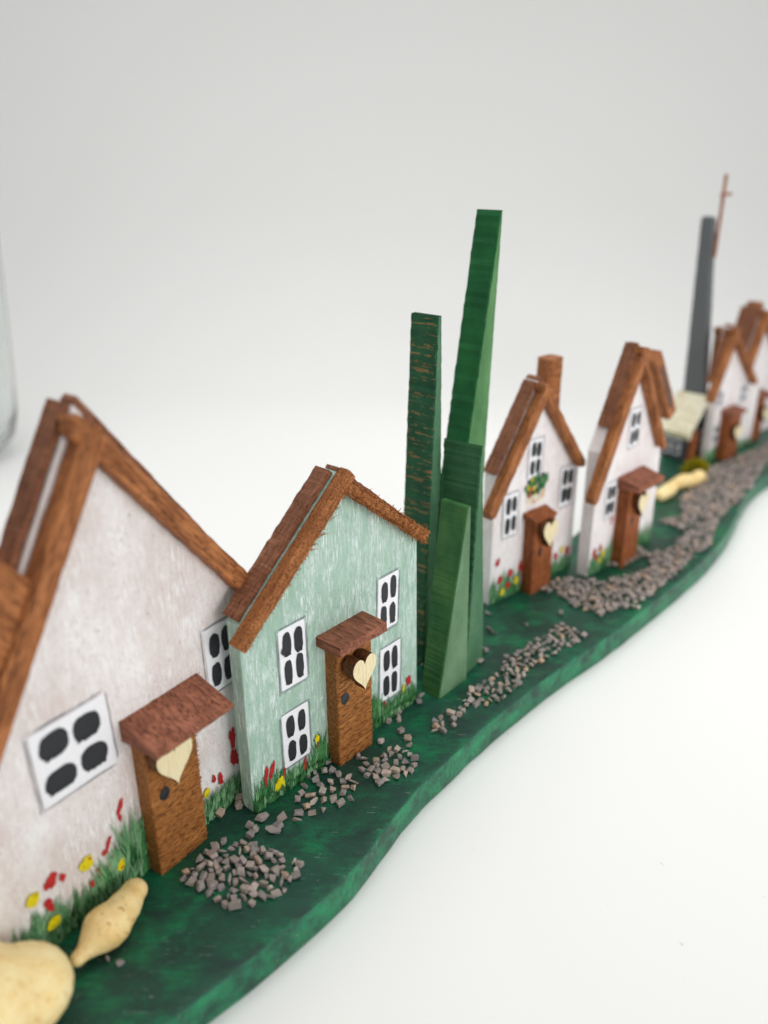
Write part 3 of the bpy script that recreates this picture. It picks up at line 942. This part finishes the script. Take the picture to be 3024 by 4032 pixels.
for k in (0.30, 0.82):                # two white windows in the side wall
    w = window(ch, -0.42, 0.35, 0.0, 1.2, rnd, 0.02, 0, 0.4)
    w.location = (0, k + 0.0, 0)
    w.rotation_euler = (0, 0, -math.pi / 2)
window(ch, 0.95, 0.55, 1.5, 1.5, rnd, 0.02, 0, 0.45)
door(ch, 0.16, 0.84, 1.62, 0.2, rnd, MW['door_red'])


def tower_taper(t):
    z = 2.2 + 9.9 * t
    k = (z - 3.7) / 8.4
    cap = 0.07 * max(0, (t - 0.985) / 0.015)
    return (1.2 + 0.04 * k + cap, 1.72 - 0.1 * k - cap, 0.10 + 0.84 * k + cap, 1.24 + 0.34 * k - cap)


tw = box_z('tower', ch, MW['slate2'], 0, 1, 0, 1, 2.2, 12.1, rnd, 0.01, 0.05, 80, taper=tower_taper)


def cross_taper(t):
    z = 10.2 + 3.8 * t
    y = 0.10 + 0.84 * (z - 3.7) / 8.4
    return (1.34 + 0.75 * t, 1.48 + 0.75 * t, y - 0.15, y - 0.01)


cr = box_z('cross', ch, MW['copper'], 0, 1, 0, 1, 10.2, 14.0, rnd, 0.006, 0.02, 14, taper=cross_taper)
bm = bmesh.new()
loft(bm, [rring(x, 0.78, 0.88, 12.98 + 0.02 * x, 13.12 + 0.02 * x, 0.02, rnd, 0.004) for x in (1.5, 1.8, 2.2, 2.5)])
link('cross_arm', bm, MW['copper'], cr)

# ------------------------------------------------------------------ H5, H6
rnd = random.Random(106)
h5 = empty('cottage', (16.67, 40.98, 0), math.radians(41.25), 'white cottage right of the dark chapel with a brown chimney and plank door', 'house', HG)
wall(h5, [(0.45, 0), (5.1, 0), (5.1, 3.05), (0.85, 7.0), (0.45, 5.6)], 0.45, MW['white2'])
stick('roof_strip', h5, MW['strip'], (-0.3, 4.35), (0.75, 6.9), 0.0, 0.04, 0.28, rnd, thick_up=0.15)
stick('roof_strip', h5, MW['strip'], (0.9, 7.0), (4.6, 3.5), 0.0, 0.06, 0.45, rnd, thick_up=0.15)
stick('bargeboard', h5, MW['stick'], (-0.85, 3.55), (0.72, 7.02), 0.42, -0.4, 0.0, rnd, rounded=0.1)
stick('bargeboard', h5, MW['stick'], (0.6, 7.1), (4.0, 3.75), 0.30, -0.4, 0.0, rnd, rounded=0.1)
box_z('chimney', h5, MW['stick'], 1.2, 2.0, 0.8, 1.55, 4.6, 6.75, rnd, 0.012, 0.08, taper=lambda t: (1.45 - 0.25 * max(0, t - 0.8) * 5, 1.95, 0.46, 1.2))
window(h5, 0.58, 0.95, 1.08, 1.98, rnd, 0.02, 0, 0.3)
window(h5, 0.55, 2.95, 1.0, 3.75, rnd, 0.02, 0, 0.3)
window(h5, 2.95, 2.75, 3.55, 3.7, rnd, 0.02, 0, 0.3)
door(h5, 1.2, 2.5, 2.5, 0.5, rnd, MW['door_red'], (1.7, 1.5, 0.8, 0.85, -0.82, 0.3))
canopy(h5, 1.1, 2.5, 2.45, 2.75, 2.45, 2.62, -0.7, rnd, MW['canopy'])
grass(h5, [(0.05, 1.2, 0.2, 1.0, 120, 0.03), (2.5, 5.0, 0.15, 0.7, 130, 0)], rnd, 0.3)
rnd = random.Random(107)
A6 = math.radians(41)
n6 = Vector((math.sin(A6), -math.cos(A6), 0))
h6 = empty('cottage', Vector((20.75, 44.38, 0)) - n6 * 0.75, A6, 'cottage at the far end, cut off by the right picture edge', 'house', HG)
wall(h6, [(-1.7, 0), (4.2, 0), (4.2, 3.2), (-0.1, 7.3), (-1.7, 3.5)], 0.55, MW['white2'])
stick('roof_strip', h6, MW['strip'], (-1.7, 3.6), (-0.15, 7.32), 0.0, 0.06, 1.1, rnd, thick_up=0.15)
stick('roof_strip', h6, MW['strip'], (-0.1, 7.32), (4.2, 3.2), 0.0, 0.06, 0.7, rnd, thick_up=0.15)
stick('bargeboard', h6, MW['stick'], (-1.9, 3.0), (-0.2, 7.3), 0.45, -0.4, 0.0, rnd, rounded=0.1)
stick('bargeboard', h6, MW['stick'], (-0.3, 7.4), (3.6, 3.7), 0.36, -0.4, 0.0, rnd, rounded=0.1)
box_z('chimney', h6, MW['stick'], 0.55, 1.2, 0.56, 1.3, 4.6, 7.45, rnd, 0.012, 0.08)
door(h6, 0.0, 1.1, 2.5, 0.5, rnd, MW['door_red'], (0.75, 1.5, 0.8, 0.85, -0.82, 0.3))
canopy(h6, -0.1, 1.3, 2.45, 2.75, 2.45, 2.62, -0.8, rnd, MW['canopy'])


# ------------------------------------------------------------------ pebbles
def pebble(label, pts, radii, mat, seed, flat=1.0, group='cream pebbles lying on the green base'):
    """pebble lofted along a bent spine"""
    bm = bmesh.new()
    P = [Vector(p) for p in catmull(pts, 12)]
    rads = []
    for i in range(len(P)):
        t = i / (len(P) - 1) * (len(radii) - 1)
        k = min(int(t), len(radii) - 2)
        f = t - k
        f = f * f * (3 - 2 * f)
        rads.append(radii[k] * (1 - f) + radii[k + 1] * f)
    full, fr = [], []
    d0 = (P[0] - P[1]).normalized()
    d9 = (P[-1] - P[-2]).normalized()
    for a in (1.45, 1.15, 0.85, 0.55, 0.27):
        full.append(P[0] + d0 * rads[0] * math.sin(a)); fr.append(rads[0] * math.cos(a))
    full += P; fr += rads
    for a in (0.27, 0.55, 0.85, 1.15, 1.45):
        full.append(P[-1] + d9 * rads[-1] * math.sin(a)); fr.append(rads[-1] * math.cos(a))
    rings = []
    for i, (p, r) in enumerate(zip(full, fr)):
        t = (full[min(i + 1, len(full) - 1)] - full[max(i - 1, 0)]).normalized()
        sx = t.cross(Vector((0, 0, 1))).normalized()
        sz = sx.cross(t)
        ring = []
        for k in range(40):
            a = 2 * math.pi * k / 40
            dv = sx * math.cos(a) * r + sz * math.sin(a) * r * flat
            q = p + dv
            dv *= 1 + 0.08 * noise.noise(q * 1.7 + Vector((seed, 0, 0))) + 0.07 * abs(noise.noise(q * 4 + Vector((0, seed, 0)))) + 0.02 * noise.noise(q * 11)
            ring.append(tuple(p + dv))
        rings.append(ring)
    loft(bm, rings)
    lo = min(v.co.z for v in bm.verts)
    o3 = Vector((P[len(P) // 2].x, P[len(P) // 2].y, 0))
    bmesh.ops.translate(bm, verts=bm.verts, vec=Vector((-o3.x, -o3.y, -lo - 0.01)))
    o = link('pebble', bm, mat, smooth=True)
    o.location = o3
    return tag(o, label, 'pebble', group)


pebble('large rounded cream pebble in the bottom left corner before the white cottage', [(-8.0, 9.85, 0.6), (-7.3, 10.25, 0.66), (-6.65, 10.6, 0.6)], [0.95, 1.12, 0.86], MW['pebble2'], 3, 0.85)
pebble('long slim cream pebble with brown pits lying along the large white cottage', [(-6.12, 11.68, 0.3), (-5.78, 12.3, 0.36), (-5.55, 12.85, 0.34), (-5.42, 13.3, 0.34)], [0.15, 0.46, 0.36, 0.27], MW['pebble'], 9, 0.9)
pebble('cream pebble lying by the steep-roofed cottage, nearer of the two before the chapel', [(12.9, 36.0, 0.3), (13.5, 36.6, 0.35)], [0.33, 0.36], MW['pebble2'], 14, 0.85)
pebble('lumpy cream pebble lying before the yellow moss tuft of the chapel', [(13.9, 37.25, 0.3), (14.5, 37.55, 0.42), (15.0, 37.8, 0.36), (15.45, 38.2, 0.4)], [0.28, 0.36, 0.30, 0.33], MW['pebble'], 20, 0.95)

# ------------------------------------------------------------------ moss tuft
rnd = random.Random(55)
bm = bmesh.new()
for k in range(900):
    a, r = rnd.uniform(0, 6.28), rnd.random() ** 0.5
    x, y = 0.95 * r * math.cos(a), 0.5 * r * math.sin(a)
    hh = 0.9 * math.sqrt(max(0, 1 - r * r)) * (0.75 + 0.35 * noise.noise(Vector((x * 2, y * 2, 1))))
    z = hh * rnd.random() ** 0.5
    p = Vector((x, y, z + 0.02))
    dv = Vector((x * 0.8 + rnd.uniform(-0.6, 0.6), y + rnd.uniform(-0.6, 0.6), 0.6 + rnd.random())).normalized()
    sd = dv.orthogonal().normalized() * rnd.uniform(0.03, 0.06)
    l = rnd.uniform(0.1, 0.2)
    v = [bm.verts.new(q) for q in (p - sd, p + sd, p + dv * l + sd * 0.6, p + dv * l * 1.3, p + dv * l - sd * 0.6)]
    bm.faces.new(v)
ms = link('moss_tuft', bm, MW['moss'])
ms.location = (15.75, 39.6, 0)
ms.rotation_euler = (0, 0, AC)
tag(ms, 'yellow green moss tuft growing before the dark chapel', 'moss')

# ------------------------------------------------------------------ gravel
rnd = random.Random(77)


def inside(p, poly):
    x, y = p
    r = False
    for (x1, y1), (x2, y2) in zip(poly, poly[1:] + poly[:1]):
        if (y1 > y) != (y2 > y) and x < (x2 - x1) * (y - y1) / (y2 - y1) + x1:
            r = not r
    return r


def scatter(poly, n, dmin, extra=None, tries=60):
    xs, ys = [p[0] for p in poly], [p[1] for p in poly]
    out = []
    k = 0
    while len(out) < n and k < n * tries:
        k += 1
        p = (rnd.uniform(min(xs), max(xs)), rnd.uniform(min(ys), max(ys)))
        if not inside(p, poly):
            continue
        if extra and not extra(p):
            continue
        if all((p[0] - q[0]) ** 2 + (p[1] - q[1]) ** 2 > dmin * dmin for q in out):
            out.append(p)
    return out


def chip_points(r):
    sx, sy, sz = r.uniform(0.085, 0.155), r.uniform(0.065, 0.105), r.uniform(0.065, 0.10)
    pts = []
    if r.random() < 0.45:
        for cx in (-1, 1):
            for cy in (-1, 1):
                for cz in (-1, 1):
                    pts.append(Vector((cx * sx * r.uniform(0.5, 1.08), cy * sy * r.uniform(0.5, 1.08), cz * sz * r.uniform(0.55, 1.08))))
    for _ in range(4 if pts else 10):
        v = Vector((r.gauss(0, 1), r.gauss(0, 1), r.gauss(0, 1))).normalized()
        k = 1.15 if len(pts) > 7 else 1.25
        pts.append(Vector((v.x * sx * k, v.y * sy * k, v.z * sz * k)))
    return pts


def hull(bm, pts):
    vs = [bm.verts.new(p) for p in pts]
    res = bmesh.ops.convex_hull(bm, input=vs)
    bad = [e for e in res['geom_interior'] if isinstance(e, bmesh.types.BMVert)]
    bad += [e for e in res['geom_unused'] if isinstance(e, bmesh.types.BMVert)]
    if bad:
        bmesh.ops.delete(bm, geom=list(set(bad)), context='VERTS')


protos = []
for k in range(26):
    bm = bmesh.new()
    hull(bm, chip_points(rnd))
    me = bpy.data.meshes.new('gravel_chip')
    bmesh.ops.recalc_face_normals(bm, faces=bm.faces)
    bm.to_mesh(me)
    bm.free()
    me.materials.append(MW['gravel'])
    protos.append(me)


def place(p, label, z=0.06, s=1.0):
    o = bpy.data.objects.new('gravel_chip', rnd.choice(protos))
    o.location = (p[0], p[1], z * s)
    o.rotation_euler = (rnd.uniform(-0.4, 0.4), rnd.uniform(-0.4, 0.4), rnd.uniform(0, 6.28))
    o.scale = (s * 0.9, s * 0.9, s * 0.82)
    C.objects.link(o)
    tag(o, label, 'gravel chip', 'grey gravel chips strewn on the green base')


heap1 = [(-4.61, 13.99), (-4.4, 14.33), (-4.24, 14.66), (-3.82, 15.03), (-3.32, 14.99), (-2.87, 14.84), (-2.38, 14.61), (-1.91, 14.43), (-1.96, 14.04), (-2.13, 13.8), (-2.42, 13.43), (-2.85, 13.28), (-3.18, 13.15), (-3.61, 13.22), (-3.75, 13.41), (-4.06, 13.58), (-4.38, 13.81)]
heap2 = [(-2.23, 16.66), (-2.04, 17.39), (-1.6, 17.58), (-1.18, 17.57), (-0.78, 17.1), (-0.73, 16.39), (-1.36, 16.14), (-1.8, 15.89), (-2.2, 15.69)]
heap3 = [(-0.76, 18.14), (-0.26, 17.89), (0.24, 18.45), (0.78, 18.25), (0.88, 17.7), (0.38, 17.11), (-0.14, 17.0), (-0.54, 17.18)]
strip_ = [(2.09, 20.07), (2.6, 21.13), (3.02, 21.53), (3.66, 22.1), (3.8, 22.79), (4.59, 23.41), (5.48, 24.16), (6.08, 24.85), (6.77, 24.15), (6.22, 23.49), (5.29, 22.86), (4.54, 22.18), (4.12, 21.36), (3.29, 20.36), (2.92, 20.29)]
small = [(1.26, 19.44), (1.68, 19.86), (2.3, 20.1), (2.1, 19.5), (1.98, 19.16), (1.32, 19.03)]
hole = lambda p: (p[0] + 2.75) ** 2 + (p[1] - 14.35) ** 2 > 0.03
for p in scatter(heap1, 88, 0.165, hole):
    place(p, "gravel chip in the round heap before the large white cottage's door", rnd.uniform(0.05, 0.09), rnd.uniform(0.7, 1.25))
for p in scatter(heap2, 30, 0.21):
    place(p, "gravel chip in the patch at the foot of the mint cottage's lower left window", 0.065, rnd.uniform(0.85, 1.2))
for p in scatter(heap3, 38, 0.19):
    place(p, "gravel chip in the patch right before the mint cottage's door", 0.065, rnd.uniform(0.85, 1.2))
for p in scatter(strip_, 100, 0.19):
    place(p, 'gravel chip in the trail running along the board beside the shortest tree', rnd.uniform(0.05, 0.1), rnd.uniform(0.85, 1.15))
for p in scatter(small, 14, 0.2):
    place(p, "gravel chip in the small patch between the mint cottage's heap and the trail", 0.06, rnd.uniform(0.85, 1.2))
for p in [(1.16, 22.33), (2.72, 22.67), (3.26, 23.24), (3.06, 22.58), (3.6, 24.48), (3.66, 25.6), (4.85, 24.76), (6.23, 25.63)]:
    place(p, 'stray gravel chip lying on bare green paint near the tree group', 0.06, 1.15)
for p in [(1.12, 20.75), (0.99, 20.49), (0.39, 19.94), (0.39, 19.66), (0.1, 19.56), (0.63, 18.8), (-0.12, 18.68), (0.44, 19.11), (0.66, 18.51), (-1.54, 17.82)]:
    place(p, 'stray gravel chip lying along the right foot of the mint cottage', 0.06, 1.1)
for p in [(-4.07, 15.95), (-3.67, 16.45), (-3.66, 16.2), (-3.02, 15.78), (-3.28, 15.5), (-3.12, 15.42), (-3.23, 15.22), (-2.7, 15.37), (-2.6, 15.5), (-2.54, 15.77)]:
    place(p, 'stray gravel chip lying between the large white cottage and the mint cottage', 0.07, 1.25)
for p in [(-5.64, 11.93), (-5.37, 11.84)]:
    place(p, 'stray gravel chip beside the long slim pebble', 0.05, 0.9)

# the far path: far too many chips to count
path = [(5.76, 27.27), (6.62, 28.13), (8.26, 27.98), (9.55, 28.35), (10.47, 29.0), (10.58, 30.24), (11.84, 30.81), (12.87, 32.33), (12.13, 33.66), (13.29, 33.82), (13.99, 36.37), (15.07, 37.36), (16.45, 39.93), (18.6, 41.56), (21.42, 44.1), (24, 46.2), (26, 45.6), (20.22, 41.29), (17.63, 37.32), (16.28, 35.58), (14.62, 33.46), (13.54, 31.23), (12.56, 30.07), (11.05, 28.34), (9.91, 27.11), (9.12, 25.96), (8.28, 25.97), (7.62, 25.32), (7.36, 25.65), (6.7, 26.21), (6.44, 26.91)]
branch = [(8.72, 29.38), (9.56, 30.21), (10.37, 31.07), (10.71, 30.24), (9.9, 29.7), (8.95, 29.1)]
bm = bmesh.new()
cells = {}
for poly, n in ((path, 2300), (branch, 80)):
    xs, ys = [p[0] for p in poly], [p[1] for p in poly]
    made = 0
    for _ in range(n * 14):
        if made >= n:
            break
        p = (rnd.uniform(min(xs), max(xs)), rnd.uniform(min(ys), max(ys)))
        p = (p[0] + rnd.gauss(0, 0.12), p[1] + rnd.gauss(0, 0.12))
        if not inside(p, poly):
            continue
        key = (int(p[0] / 0.15), int(p[1] / 0.15))
        if key in cells:
            continue
        if noise.noise(Vector((p[0] * 0.9, p[1] * 0.9, 0))) < -0.28 and rnd.random() < 0.6:
            continue
        cells[key] = 1
        made += 1
        ro = Matrix.Rotation(rnd.uniform(0, 6.28), 4, 'Z') @ Matrix.Rotation(rnd.uniform(-0.9, 0.9), 4, 'X')
        off = Vector((p[0], p[1], rnd.uniform(0.03, 0.14)))
        src = rnd.choice(protos)
        sc = rnd.uniform(0.55, 1.1)
        vs = [bm.verts.new(ro @ (v.co * sc) + off) for v in src.vertices]
        for f in src.polygons:
            bm.faces.new([vs[i] for i in f.vertices])
gp = link('gravel_path', bm, MW['gravel'])
tag(gp, 'winding grey gravel path along the far half of the green board', 'gravel', None, 'stuff')

# ------------------------------------------------------------------ glass vessel at the left edge
bm = bmesh.new()
pr = [(0.0, 0.0), (2.0, 0.0), (3.2, 0.3), (4.0, 1.1), (4.32, 2.3), (4.5, 4.5), (4.7, 7.5), (4.9, 11.0), (5.05, 17.0), (4.95, 17.15), (4.85, 17.0), (4.7, 11.0), (4.48, 7.5), (4.28, 4.5), (4.08, 2.6), (3.7, 1.6), (2.9, 0.9), (1.8, 0.6), (0.0, 0.55)]
ns = 72
rg = []
for r, z in pr:
    if r == 0:
        rg.append([bm.verts.new((0, 0, z))])
    else:
        rg.append([bm.verts.new((r * math.cos(2 * math.pi * k / ns), r * math.sin(2 * math.pi * k / ns), z)) for k in range(ns)])
for a, b in zip(rg, rg[1:]):
    for k in range(ns):
        k2 = (k + 1) % ns
        if len(a) == 1:
            bm.faces.new((a[0], b[k], b[k2]))
        elif len(b) == 1:
            bm.faces.new((a[k], a[k2], b[0]))
        else:
            bm.faces.new((a[k], a[k2], b[k2], b[k]))
g = M('clear_glass', 0.12, 0.5)
g.b.inputs['Transmission Weight'].default_value = 1.0
g.b.inputs['IOR'].default_value = 1.2
g.color((0.93, 0.95, 0.94, 1))
vs_ = link('glass_vase', bm, g.m, smooth=True)
vs_.location = (-25.15, 45.0, -0.9)
tag(vs_, 'clear glass vase standing on the white surface at the left picture edge', 'vase')
